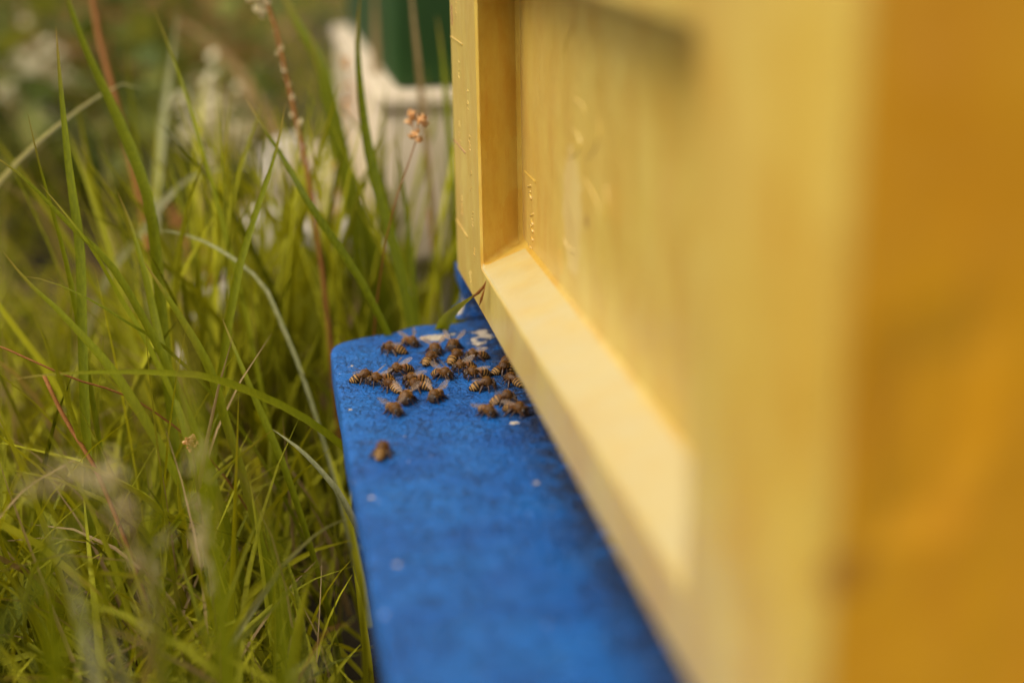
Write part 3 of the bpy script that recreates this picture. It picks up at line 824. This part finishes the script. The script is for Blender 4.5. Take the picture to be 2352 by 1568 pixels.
# ---- individual blades and stems that the eye picks out
HB = [  # points (px, py, depth) tip first, width m, material, tint, twist, label
    ([(128, 60, .73), (140, 200, .73), (162, 400, .73), (185, 560, .73), (190, 720, .73), (194, 900, .73)], .0046, 'hero', .35, .1, 'tall straight green blade with sharp tip, crossing the pale arching blade at left'),
    ([(120, -110, .83), (185, 90, .81), (250, 235, .80), (300, 350, .79), (338, 460, .78), (358, 600, .78), (375, 760, .78)], .0060, 'hero', .30, .1, 'broad green blade leaning from the top edge in front of the rusty stem'),
    ([(63, 258, .73), (90, 380, .73), (118, 480, .73), (150, 600, .73), (175, 720, .73)], .0026, 'hero', .5, .1, 'thin green blade with its tip just left of the tall straight blade'),
    ([(-60, 330, .72), (10, 375, .72), (70, 425, .72), (150, 510, .72), (240, 595, .72), (310, 700, .72)], .0036, 'hero', .4, .3, 'green blade entering from the left edge and slanting down to the right'),
    ([(90, 420, .72), (150, 490, .72), (215, 575, .72), (275, 680, .73), (330, 770, .73)], .0024, 'hero', .8, .1, 'slender bright blade crossing the foot of the tall straight blade'),
    ([(348, 5, .83), (385, 100, .83), (425, 210, .83), (458, 320, .82), (490, 430, .82), (525, 560, .82), (560, 700, .82)], .0026, 'hero', .7, .1, 'long slim blade whose tip touches the top edge left of centre'),
    ([(655, 235, .76), (648, 290, .76), (625, 380, .76), (595, 470, .76), (562, 575, .76), (545, 640, .76)], .0038, 'hero', .45, .1, 'upright pointed blade leaning right and crossing a darker blade'),
    ([(560, 220, .80), (610, 300, .79), (655, 370, .79), (705, 460, .78), (765, 550, .78), (830, 650, .78)], .0040, 'hero', .10, .1, 'dark green blade slanting down right across the pointed blade'),
    ([(628, -60, .98), (680, 50, .97), (735, 150, .96), (765, 290, .95), (800, 430, .95), (840, 560, .95)], .0105, 'hero', .25, .1, 'widest soft green blade beside the cream hive'),
    ([(710, 60, .93), (745, 230, .93), (790, 400, .93), (815, 560, .93)], .0062, 'hero', .30, .1, 'upright blade just right of the widest soft green blade'),
    ([(828, -20, .85), (820, 80, .85), (827, 200, .85), (843, 320, .85), (868, 430, .85), (905, 560, .85), (930, 660, .85)], .0062, 'hero', .12, .1, 'dark upright blade standing before the white face of the cream hive'),
    ([(905, 300, .88), (925, 420, .88), (940, 540, .88), (950, 640, .88)], .0035, 'hero', .2, .1, 'short blade between the dry flower stalk and the cream hive corner'),
    ([(1003, 35, 1.0), (1018, 140, 1.0), (1030, 280, 1.0)], .0052, 'hero', .45, .1, 'green blade squeezed between green box and yellow hive edge'),
    ([(360, 530, .83), (400, 533, .82), (470, 555, .81), (545, 600, .80), (605, 655, .80), (645, 740, .80), (690, 850, .80)], .0024, 'palegrass', .05, .4, 'pale green blade arching over to the right in mid picture'),
    ([(560, 385, .97), (500, 388, .96), (430, 412, .95), (370, 470, .93), (320, 540, .92), (260, 610, .92), (225, 680, .92)], .0052, 'palegrass', .3, .3, 'pale out of focus blade curving up to the right'),
    ([(330, 205, .88), (298, 188, .88), (240, 212, .87), (160, 265, .86), (70, 340, .85), (10, 400, .85), (-40, 470, .85)], .0032, 'palegrass', .9, .1, 'whitish arching dry blade at the left edge'),
    ([(268, 438, .76), (298, 510, .76), (328, 610, .75), (350, 700, .75), (380, 830, .74), (420, 960, .73)], .0042, 'hero', .6, .1, 'green blade with its tip below the rusty stem, leaning right'),
    ([(5, 575, .71), (60, 645, .71), (130, 710, .71), (215, 800, .71), (280, 880, .71)], .0042, 'hero', .6, .1, 'lower left blade slanting down right from the edge'),
    ([(35, 632, .72), (110, 645, .72), (200, 685, .72), (290, 740, .72), (380, 800, .73)], .0018, 'hero', .35, .1, 'very thin blade lying almost level across the lower left blade'),
    ([(330, 600, .72), (370, 660, .72), (430, 755, .72), (480, 850, .72), (512, 960, .72), (545, 1060, .72)], .0048, 'hero', .5, .1, 'sharp green blade in the middle of the grass curving downwards'),
    ([(510, 730, .74), (555, 840, .73), (600, 950, .73), (650, 1070, .73)], .0034, 'hero', .5, .1, 'blade running parallel just left of the blue board corner'),
    ([(625, 985, .70), (690, 1035, .70), (750, 1100, .70), (790, 1160, .70)], .0048, 'palegrass', .1, .3, 'pale bent blade with a brown kink pointing at the lone bee'),
    ([(628, 985, .70), (570, 1030, .70), (510, 1080, .69), (470, 1115, .69)], .0032, 'hero', .8, .3, 'blade meeting the brown kink and dropping to the left'),
    ([(822, 1188, .64), (775, 1197, .64), (725, 1225, .64), (680, 1265, .64), (630, 1320, .64)], .0034, 'palegrass', .2, .5, 'short pale blade poking out beside the board edge'),
    ([(20, 872, .66), (100, 862, .66), (230, 855, .67), (380, 857, .68), (500, 872, .69)], .0034, 'hero', .7, .6, 'blade lying level across the left side below mid height'),
    ([(820, 1432, .60), (790, 1433, .60), (760, 1442, .60), (738, 1462, .61)], .0012, 'rust', .9, .3, 'thin pinkish curl of dry grass by the board edge'),
    ([(100, 1195, .44), (128, 1225, .44), (150, 1280, .44), (168, 1350, .45), (190, 1440, .45)], .0040, 'palegrass', .3, .3, 'blurred pale hooked blade near the lens at lower left'),
    ([(235, 1430, .40), (250, 1480, .40), (275, 1545, .40), (300, 1620, .41)], .0034, 'palegrass', .7, .2, 'blurred pale blade tip at the bottom edge'),
    ([(770, 1490, .42), (720, 1530, .42), (650, 1580, .43)], .0036, 'palegrass', .1, .2, 'blurred pale slanting blade at the bottom near the board'),
    ([(415, 700, .40), (440, 900, .40), (470, 1080, .40), (500, 1300, .41), (520, 1560, .42)], .0058, 'hero', .5, .2, 'very soft near blade rising through the middle of the grass'),
    ([(300, 820, .36), (330, 1000, .36), (350, 1250, .37), (372, 1560, .38)], .0050, 'hero', .2, .2, 'soft dark near blade left of the pale seed heads'),
    ([(560, 1000, .38), (590, 1150, .38), (640, 1350, .39), (660, 1560, .40)], .0055, 'hero', .3, .2, 'soft near blade between seed heads and the board'),
    ([(60, 900, .38), (75, 1150, .38), (110, 1400, .39), (120, 1600, .40)], .0048, 'hero', .45, .2, 'soft near blade close to the left edge'),
    ([(40, 1140, .66), (90, 1100, .66), (145, 1070, .66), (192, 1042, .66)][::-1], .0014, 'straw', .9, .2, 'thin bright straw lying aslant at the left'),
    ([(940, -90, 1.02), (948, 20, 1.02), (958, 120, 1.02), (968, 225, 1.03), (985, 400, 1.03), (998, 620, 1.03)], .0052, 'straw', .2, .1, 'tan dry stalk standing before the dark green box'),
    ([(858, -60, 1.25), (862, 60, 1.25), (866, 200, 1.25), (872, 320, 1.25)], .0085, 'straw', .1, .1, 'wide blurred dry stalk before the green upper box'),
    ([(400, 40, 1.5), (470, 90, 1.5), (530, 150, 1.5), (575, 210, 1.5)], .012, 'straw', .3, .1, 'broad blurred straw blade slanting at upper centre left'),
    ([(832, 680, .93), (818, 708, .93), (800, 742, .93)], .0075, 'straw', .5, .1, 'short tan stub of cut stalk behind the board end'),
    ([(1080, 600, .95), (1076, 660, .95), (1070, 760, .95)], .0060, 'hero', .6, .1, 'green blade just behind the blue cheek below the hive corner'),
    ([(945, 470, .95), (935, 560, .95), (930, 700, .95)], .0058, 'hero', .5, .1, 'upright blade in front of the foot of the cream hive'),
    ([(285, 85, .98), (300, 220, .98), (318, 380, .98), (335, 520, .98)], .0030, 'hero', .7, .1, 'faint thin blade between the rusty stem and the slim long blade'),
    ([(410, 20, 1.1), (385, 200, 1.1), (365, 380, 1.08), (352, 560, 1.05)], .0070, 'palegrass', .1, .1, 'soft grey green blade standing behind the rusty stem'),
]
for pts, w, mt, ti, tw, lab in HB:
    blade(pts, w * (1.3 if mt == 'hero' else 1.15), M[mt], lab, tint=ti, twist=tw)
# blade resting over the far corner of the hive, its tip brown and split
b = blade([(1112, 655, .684), (1104, 666, .688), (1092, 676, .695), (1070, 692, .715), (1045, 712, .75), (1020, 742, .785), (1000, 790, .81)], .0042, M['hero'],
          'grass blade with split brown tip resting against the hive corner', tint=.75, prof=[.08, .4, .9, 1.6, 1.9, 1.7, 1.5, 1.3, 1.2, 1.1, 1])
tip = MB(); tip.tube([at(1117, 644, .680), at(1111, 658, .682), at(1099, 672, .687), at(1084, 684, .699)], [.0001, .0006, .0008, .0003], 6)
tip.tube([at(1116, 650, .681), at(1111, 669, .681), at(1105, 688, .684), at(1101, 702, .687)], [.0001, .0004, .0007, .0001], 6)
o = tip.build('brown_tip', M['tipbrown'], b, True)


def stalk(pts, r0, r1, mat, label, root=True, n=22):
    W = [at(*p) for p in pts]
    if root:
        l = W[-1].copy(); d = W[-1] - W[-2]; d /= np.linalg.norm(d)
        while l[2] > GROUND:
            d = d * 0.7 + np.array([0, 0.01, -1.0]) * 0.3; d /= np.linalg.norm(d)
            l = l + d * 0.04; W.append(l.copy())
    P = spline(W, n)
    m = MB(); m.tube(P, list(np.linspace(r0, r1, n)), 7)
    return tag(m.build('seeding_grass', mat, None, True), label, 'grass', 'dry stalks rising from the grass', 'thing'), P


def spikelets(P, parent, mat, n, size, spread, seed, name='seed_head', jitter=0.5, slim=0.32):
    r = np.random.default_rng(seed); vs = []; fs = []; tn = []
    for k in range(n):
        u = r.uniform(0, 1) * (len(P) - 1.001); i = int(u); p = P[i] * (1 - u + i) + P[i + 1] * (u - i)
        t = P[max(i - 1, 0)] - P[i + 1]; t /= np.linalg.norm(t)
        d = t + r.normal(size=3) * jitter; d /= np.linalg.norm(d)
        q = p + r.normal(size=3) * spread
        s_ = np.cross(d, r.normal(size=3)); s_ /= np.linalg.norm(s_); s2 = np.cross(d, s_)
        L = size * r.uniform(.6, 1.2); w = L * slim; b = len(vs)
        vs += [q, q + d * L * .4 + s_ * w, q + d * L * .4 + s2 * w, q + d * L * .4 - s_ * w, q + d * L * .4 - s2 * w, q + d * L]
        for a in range(4):
            fs += [(b, b + 1 + a, b + 1 + (a + 1) % 4), (b + 5, b + 1 + (a + 1) % 4, b + 1 + a)]
        tn += [r.uniform(0, 1)] * 6
    me = mesh_from(name, vs, fs, mat, False, None, {'tint': tn, 'along': [0] * len(tn)})
    o = link(name, me, parent); o['kind'] = 'stuff'
    return o

s1, P = stalk([(205, -60, .97), (222, 60, .97), (255, 190, .96), (288, 320, .96), (315, 430, .96), (345, 590, .95), (372, 760, .95)], .0021, .0025, M['rust'], 'orange brown bare stem behind the broad leaning blade at left')
s2, P = stalk([(592, -60, .88), (612, 0, .88), (632, 60, .88), (650, 140, .88), (672, 240, .88), (695, 340, .88), (712, 430, .88)], .0012, .0018, M['rust'], 'red brown stem with loose pale seeds at the top edge')
spikelets(P[0:8], s2, M['seed'], 16, .0055, .0016, 4)
o = spikelets(np.array([at(590, -30, .88), at(592, 5, .88), at(605, 40, .88)]), s2, M['seed'], 34, .006, .0022, 5)
s3, P = stalk([(962, 262, .79), (958, 290, .79), (953, 335, .79), (935, 385, .79), (915, 440, .79), (900, 495, .79), (885, 560, .80)], .00032, .0006, M['tipbrown'], 'thin dark stalk carrying two small dried amber flower heads')
for c, sd in (((955, 316, .79), 1), ((972, 283, .79), 2)):
    q = at(*c); rr = np.random.default_rng(sd + 50)
    spikelets(np.array([q + (0, 0, .002), q, q - (0, 0, .002)]), s3, M['amber_seed'], 24, .0042, .0009, sd, 'flower_head', 1.1, .34)
q = at(945, 272, .81)
spikelets(np.array([q + (0, 0, .002), q, q - (0, 0, .002)]), s3, M['amber_seed'], 22, .0042, .0010, 9, 'flower_head', 1.2, .36)
m = MB(); m.tube([at(945, 276, .81), at(952, 300, .80), at(955, 325, .79)], .0003, 5); m.build('stem', M['tipbrown'], s3)
s4, P = stalk([(100, 860, .70), (130, 925, .70), (160, 980, .70), (195, 1035, .70), (225, 1090, .70)], .0010, .0014, M['rust'], 'reddish broken stem slanting through the lower left grass')
s5, P = stalk([(-40, 780, .70), (40, 812, .70), (110, 845, .70), (200, 880, .71), (300, 912, .72)], .0005, .0006, M['rust'], 'hair thin brown stem running in from the left edge')
s6, P = stalk([(395, 480, 1.0), (430, 555, 1.0), (470, 620, 1.0), (515, 690, 1.0)], .0007, .0012, M['rust'], 'rusty seed head stalk blurred left of the arching pale blade')
spikelets(P[0:16], s6, M['rust'], 90, .007, .0026, 6)
s7, P = stalk([(440, 1016, .71), (447, 1060, .71), (455, 1130, .71)], .0006, .0009, M['hero'], 'short stalk ending in a round brown dried bud')
q = at(440, 1016, .71)
spikelets(np.array([q + (0, 0, .001), q, q - (0, 0, .001)]), s7, M['amber_seed'], 60, .0022, .0014, 12, 'bud', 1.2, .5)
s8, P = stalk([(790, 130, 1.08), (797, 200, 1.08), (790, 260, 1.08), (780, 340, 1.08)], .0007, .0012, M['straw'], 'tan grass spike in front of the white hive face')
spikelets(P[0:12], s8, M['amber_seed'], 60, .006, .0016, 16)
s9, P = stalk([(985, 480, 1.0), (995, 560, 1.0), (1003, 650, 1.0)], .0014, .0018, M['rust'], 'stubby orange stem at the foot of the yellow hive corner')
for i, (pts, lab, sp) in enumerate([
    ([(60, 1120, .42), (130, 1100, .42), (215, 1075, .42), (290, 1140, .43), (330, 1300, .44)], 'blurred pinkish seed plume bending left near the lens', .0030),
    ([(235, 1050, .45), (255, 1090, .45), (275, 1150, .45), (300, 1260, .45)], 'blurred pale seed plume left of the near blade', .0026),
    ([(440, 1030, .47), (458, 1090, .47), (480, 1150, .47), (492, 1240, .47)], 'blurred upright cream seed plume below the brown bud', .0024),
    ([(372, 1250, .46), (355, 1290, .46), (340, 1330, .46), (352, 1420, .46)], 'blurred drooping cream seed tuft in the lower grass', .0022),
    ([(455, 1200, .50), (465, 1230, .50), (472, 1280, .50), (490, 1360, .50)], 'small faint seed plume low between the blurred plumes', .0018)]):
    s_, P = stalk(pts, .0005, .0008, M['straw'], lab)
    spikelets(P[0:4], s_, M['seed'], 26, .0042, sp * .85, 60 + i)


def flower(px, py, dep, R, label, seed, n=150):
    r = np.random.default_rng(seed); c = at(px, py, dep)
    m = MB(); m.tube([c, (c[0] + .01, c[1], (c[2] + GROUND) / 2), (c[0] + .02, c[1] + .01, GROUND)], .0015, 6)
    s_ = m.build('meadow_flower', M['hero'], None, True)
    tag(s_, label, 'flower', 'cream blurred flower heads', 'thing')
    vs = []; fs = []
    for k in range(n):
        p = c + r.normal(size=3) * R * np.array([.5, .5, .6]); nn = r.normal(size=3); nn /= np.linalg.norm(nn)
        a = np.cross(nn, [0, .3, 1]); a /= np.linalg.norm(a); b2 = np.cross(nn, a); w = R * r.uniform(.10, .2); b = len(vs)
        vs += [p + (a * math.cos(t) + b2 * math.sin(t)) * w for t in np.linspace(0, 2 * math.pi, 6)[:5]] + [p + nn * w * .3]
        fs += [(b + t, b + (t + 1) % 5, b + 5) for t in range(5)]
    o = link('florets', mesh_from('florets', vs, fs, M['floret']), s_); o['kind'] = 'stuff'
flower(488, 275, 1.55, .040, 'blurred cream flower head upper middle left of the red brown stem', 1)
flower(470, 205, 1.55, .016, 'small cream flower tuft above the larger cream flower head', 2, 50)
flower(85, 185, 2.0, .050, 'dim yellowish flower head blurred near the top left corner', 3)
flower(175, 330, 2.2, .045, 'faint buff flower head behind the broad leaning blade', 4, 90)

# ------------------------------------------------------------------ bees
MM = 0.001


def bee(px, py, heading, label, pitch=18, curl=35, spread=28, lift=22, yaw_ab=0, size=1.0, seed=0, zoff=0.0, body_pitch=0, on=None):
    """px,py: where the middle of the thorax is seen; heading in degrees, 0 = towards picture right, 90 = away"""
    rn = random.Random(seed * 7 + 1)
    r = np.random.default_rng(seed + 200)
    pos = on_z(px, py, 0.0033 * size + zoff)
    root = bpy.data.objects.new('honey_bee', None); COL.objects.link(root)
    root.location = (pos[0], pos[1], zoff)
    root.rotation_euler = (0, 0, math.radians(heading - 10))
    root.scale = (size * MM,) * 3
    tag(root, label, 'bee', 'honey bees on the blue landing board')
    # spine stations: x, z, ry, rz, seg
    st_ = [(4.55, 2.0, .15, .2, .0), (4.45, 2.1, .9, 1.1, .03), (4.1, 2.35, 1.55, 1.65, .07), (3.6, 2.6, 1.85, 1.85, .11), (3.1, 2.85, 1.7, 1.6, .15), (2.75, 3.0, 1.1, 1.1, .18),
           (2.5, 3.1, .75, .8, .20), (2.25, 3.15, 1.2, 1.2, .22), (1.8, 3.3, 1.75, 1.7, .25), (1.1, 3.45, 2.1, 2.05, .29), (.3, 3.5, 2.2, 2.15, .33), (-.5, 3.45, 2.05, 1.95, .36), (-1.2, 3.3, 1.65, 1.55, .39), (-1.75, 3.1, 1.05, 1.05, .41),
           (-2.05, 3.0, .6, .65, .43)]
    x, z = -2.05, 3.0
    ang = math.radians(pitch - 12); ya = 0.0; yy = 0.0
    N = 22; Ltot = 7.4
    prof = lambda u: 2.2 * (math.sin(math.pi * min(1, (u * .92 + .08)) ** .80) ** .62) * (1 - .12 * u)
    for i in range(1, N + 1):
        u = i / N
        ang_i = ang + math.radians(curl) * u
        x -= math.cos(ang_i) * Ltot / N; z -= math.sin(ang_i) * Ltot / N
        yy += math.sin(math.radians(yaw_ab) * u) * Ltot / N
        rad = prof(u) if u < .995 else .12
        rad = max(rad, .12)
        fr_ = (u * 6) % 1.0
        rad *= 1 + .035 * (fr_ - .5)
        st_.append((x, max(z, rad * .55 + .15), rad, rad * .92, .43 + .57 * u, yy))
    K = 14
    vs = []; seg = []
    for k, s_ in enumerate(st_):
        cy = s_[5] if len(s_) > 5 else 0
        a = st_[max(k - 1, 0)]; c = st_[min(k + 1, len(st_) - 1)]
        tx, tz = c[0] - a[0], c[1] - a[1]; L = math.hypot(tx, tz) + 1e-9; tx /= L; tz /= L
        ux, uz = tz, -tx
        if uz < 0: ux, uz = -ux, -uz
        if k < 6: ux, uz = -.25, .97
        for j in range(K):
            t = 2 * math.pi * j / K
            vs.append((s_[0] + ux * math.sin(t) * s_[3] * 1.08, cy + math.cos(t) * s_[2] * 1.12, s_[1] + uz * math.sin(t) * s_[3] * 1.08))
            seg.append(s_[4])
    fs = [(k * K + j, (k + 1) * K + j, (k + 1) * K + (j + 1) % K, k * K + (j + 1) % K) for k in range(len(st_) - 1) for j in range(K)]
    fs += [tuple(range(K)), tuple((len(st_) - 1) * K + j for j in range(K))[::-1]]
    mi = [0] * len(fs)
    # legs grow out of the thorax underside
    lg = MB()
    for sd in (1, -1):
        for q, (bx, fx, tx_, out, th) in enumerate(((1.5, 2.6, 3.6, 2.2, .36), (.3, .3, -.2, 3.3, .38), (-.8, -2.0, -3.8, 3.0, .55))):
            jx = rn.uniform(-.6, .6); jo = rn.uniform(-.4, .5)
            p0 = (bx, sd * .8, 2.2); p1 = (fx * .8 + bx * .2, sd * (1.6 + out * .25), 2.9 if q < 2 else 3.0)
            p2 = (fx * .4 + tx_ * .6 + jx, sd * (out * .8 + .9 + jo), 1.15); p3 = (tx_ + jx, sd * (out + 1.0 + jo), .18); p4 = (tx_ * 1.12 + jx, sd * (out + 1.9 + jo), .08)
            rad = [th * .8, th * 1.0, th * (1.15 if q == 2 else .8), th * (.75 if q == 2 else .5), .10]
            mid = tuple((a + b) / 2 for a, b in zip(p1, p2))
            lg.tube([p0, p1, mid, p2, p3, p4], [rad[0], rad[1], rad[2] * (1.25 if q == 2 else 1.0), rad[2] * .9, rad[3] * .8, rad[4]], 6)
    b = len(vs); vs += lg.v; fs += [tuple(b + i for i in f) for f in lg.f]; mi += [1] * len(lg.f); seg += [0] * len(lg.v)
    me = mesh_from('body', vs, fs, [M['bee'], M['beeleg']], True, mi, {'seg': seg})
    link('body', me, root)
    # eyes
    for sd in (1, -1):
        bm = bmesh.new(); bmesh.ops.create_uvsphere(bm, u_segments=8, v_segments=6, radius=1)
        for v in bm.verts:
            v.co = (3.75 + v.co.x * .60 - v.co.z * .15, sd * 1.45 + v.co.y * .55, 2.75 + v.co.z * 1.05)
        me = bpy.data.meshes.new('eye'); bm.to_mesh(me); bm.free(); me.materials.append(M['beeeye'])
        for p in me.polygons: p.use_smooth = True
        link('eye', me, root)
        am = MB(); w = rn.uniform(.5, 1.1)
        am.tube([(4.3, sd * .45, 2.9), (5.3, sd * .95, 3.2), (6.1, sd * (1.2 + w * .3), 2.4), (6.7, sd * (1.2 + w * .6), 1.4)], [.12, .11, .13, .11], 5)
        am.build('antenna', M['beeleg'], root, True)
    # wings
    fore = [(0, .15), (1.2, .75), (3.2, 1.35), (5.6, 1.5), (7.6, 1.25), (8.9, .6), (9.2, -.1), (8.8, -.9), (7.4, -1.55), (5.2, -1.7), (3.0, -1.2), (1.2, -.45), (0, -.15)]
    hind = [(0, .1), (1.2, .5), (3.0, .8), (4.8, .8), (6.2, .35), (6.6, -.3), (6.0, -1.1), (4.4, -1.5), (2.4, -1.1), (.9, -.4), (0, -.1)]
    for sd in (1, -1):
        for kind_, ol, ex, zz, xx in ((0, [(a * .85, b_ * .85) for a, b_ in fore], 0, 4.95, .6), (1, [(a * .85, b_ * .85) for a, b_ in hind], 9, 4.75, -.3)):
            sp = math.radians(spread * .88 + ex + rn.uniform(-6, 6)); lf = math.radians(lift * 0.7 + rn.uniform(-6, 6))
            roll = math.radians(rn.uniform(15, 40))
            d = np.array([-math.cos(sp) * math.cos(lf), sd * math.sin(sp) * math.cos(lf), math.sin(lf)])
            s0 = np.array([math.sin(sp), sd * math.cos(sp), 0.0])
            n0 = np.cross(d, s0); s_ = s0 * math.cos(roll) + n0 * math.sin(roll) * (1 if n0[2] < 0 else -1)
            o0 = np.array([xx, sd * 1.25, zz])
            c = o0 + d * 4.5 + np.cross(d, s_) * .25
            ring = [o0 + d * a - s_ * w_ * (1 if kind_ == 0 else 1) for a, w_ in ol]
            nn = len(ring); vv = [c] + ring
            me = mesh_from('wing', vv, [(0, 1 + i, 1 + (i + 1) % nn) for i in range(nn)], M['wing'], True)
            link('wing', me, root)
    # fur
    hv = []; hf = []; tn = []
    for k in range(760):
        u = r.uniform()
        if u < .78: si = r.uniform(7, 13.4)
        elif u < .92: si = r.uniform(2.2, 5.0)
        else: si = r.uniform(16, 34)
        i = int(si); fr_ = si - i; a = st_[i]; c = st_[i + 1]
        t = r.uniform(-.35, math.pi + .35) if si > 14 or u < .3 else r.uniform(0, 2 * math.pi)
        cx, cz = a[0] * (1 - fr_) + c[0] * fr_, a[1] * (1 - fr_) + c[1] * fr_
        cyy = (a[5] if len(a) > 5 else 0)
        ry, rz = a[2] * (1 - fr_) + c[2] * fr_, a[3] * (1 - fr_) + c[3] * fr_
        nrm = np.array([r.normal(0, .35) - .25, math.cos(t), math.sin(t)]); nrm /= np.linalg.norm(nrm)
        p = np.array([cx, cyy + math.cos(t) * ry * 1.10, cz + math.sin(t) * rz * 1.06])
        L = r.uniform(.35, .85) if si < 14 else r.uniform(.15, .35)
        s_ = np.cross(nrm, r.normal(size=3)); s_ /= np.linalg.norm(s_); w = .055
        b = len(hv); hv += [p - s_ * w, p + s_ * w, p + nrm * L]; hf.append((b, b + 1, b + 2)); tn += [r.uniform()] * 3
    o = link('fur', mesh_from('fur', hv, hf, M['beehair'], False, None, {'tint': tn, 'along': [0] * len(tn)}), root)
    o['kind'] = 'stuff'
    return root

def C(x, y): return ((1200 + x / 2.24) * .6125, (1080 + y / 2.24) * .6125)
BEES = [  # thorax in the close-up crop, heading, options, label
    ((375, 725), 20, dict(pitch=34, curl=38, spread=30, lift=8), 'leftmost bee, side on and facing right, striped tail bent down'),
    ((480, 752), 205, dict(spread=30, lift=34), 'bee meeting the leftmost bee head to head, wings raised'),
    ((585, 800), 128, dict(pitch=22, curl=22, spread=80, lift=6), 'bee seen from behind with striped tail pointing lower right, in the left cluster'),
    ((650, 672), 212, dict(spread=22, lift=30), 'bee standing just above the left cluster with head lowered to the left'),
    ((775, 752), 190, dict(spread=20, lift=26), 'rear bee of the pair standing side by side in the left cluster'),
    ((800, 800), 170, dict(pitch=22, curl=25, spread=70, lift=30), 'front bee of the side by side pair, striped tail to the right'),
    ((722, 905), 268, dict(spread=45, lift=42), 'bee facing the lens right above the soft lowest left bee'),
    ((965, 890), 252, dict(spread=42, lift=38), 'bee facing the lens with wings spread below the middle of the group'),
    ((630, 1005), 300, dict(spread=52, lift=34), 'soft bee lowest on the left, facing down right with wings open'),
    ((590, 490), 165, dict(pitch=26, curl=20, spread=8, lift=4), 'farthest left bee at the back, facing left with tail to the right'),
    ((770, 440), 310, dict(spread=36, lift=40), 'bee at the back facing down right with blurry raised wings'),
    ((968, 500), 282, dict(spread=48, lift=42), 'bee at the back facing the lens below the white paint chip'),
    ((1118, 468), 262, dict(spread=40, lift=46), 'rearmost right bee facing the lens with wings in a V'),
    ((930, 572), 68, dict(pitch=30, curl=25, spread=50, lift=8), 'striped bee seen from behind, left of two walking away'),
    ((1146, 556), 66, dict(pitch=30, curl=28, spread=58, lift=8), 'striped bee seen from behind, right of two walking away'),
    ((1045, 705), 322, dict(spread=16, lift=34, pitch=24), 'bee in the centre of the group facing down right with folded raised wings'),
    ((1185, 645), 205, dict(spread=14, lift=30), 'bee facing lower left with long clear wings, right of centre'),
    ((1290, 700), 200, dict(spread=26, lift=16, curl=40), 'orange brown bee facing left in the right hand cluster'),
    ((1290, 550), 195, dict(spread=18, lift=26, pitch=22), 'bee facing left at the back of the right hand cluster'),
    ((1540, 655), 38, dict(pitch=42, curl=35, spread=40, lift=6), 'striped bee climbing towards the hive edge with wings held left'),
    ((1395, 790), 15, dict(pitch=24, curl=50, spread=10, lift=4), 'bee facing right with arched dark tail in the right hand cluster'),
    ((1606, 750), 128, dict(pitch=24, curl=18, spread=20, lift=6), 'striped bee squeezed against the hive edge, tail towards the lens'),
    ((1572, 612), 100, dict(spread=20, lift=10), 'bee mostly hidden under the hive edge at the back'),
    ((1568, 905), 12, dict(pitch=30, curl=40, spread=22, lift=10), 'soft arched bee facing right near the hive, rearmost of the near three'),
    ((1418, 1018), 303, dict(spread=70, lift=18), 'soft furry bee with wings stretched left, left one of the near three'),
    ((1668, 1003), 322, dict(spread=14, lift=14), 'soft dark bee beside the hive edge, right one of the near three'),
    ((525, 1335), 83, dict(pitch=26, curl=20, spread=75, lift=4), 'lone bee walking away on the bare blue board apart from the group'),
]
for i, (c, hd, kw, lab) in enumerate(BEES):
    px, py = C(*c)
    bee(px, py, hd, lab, seed=i, size=1.08 + 0.05 * math.sin(i * 2.3), **kw)
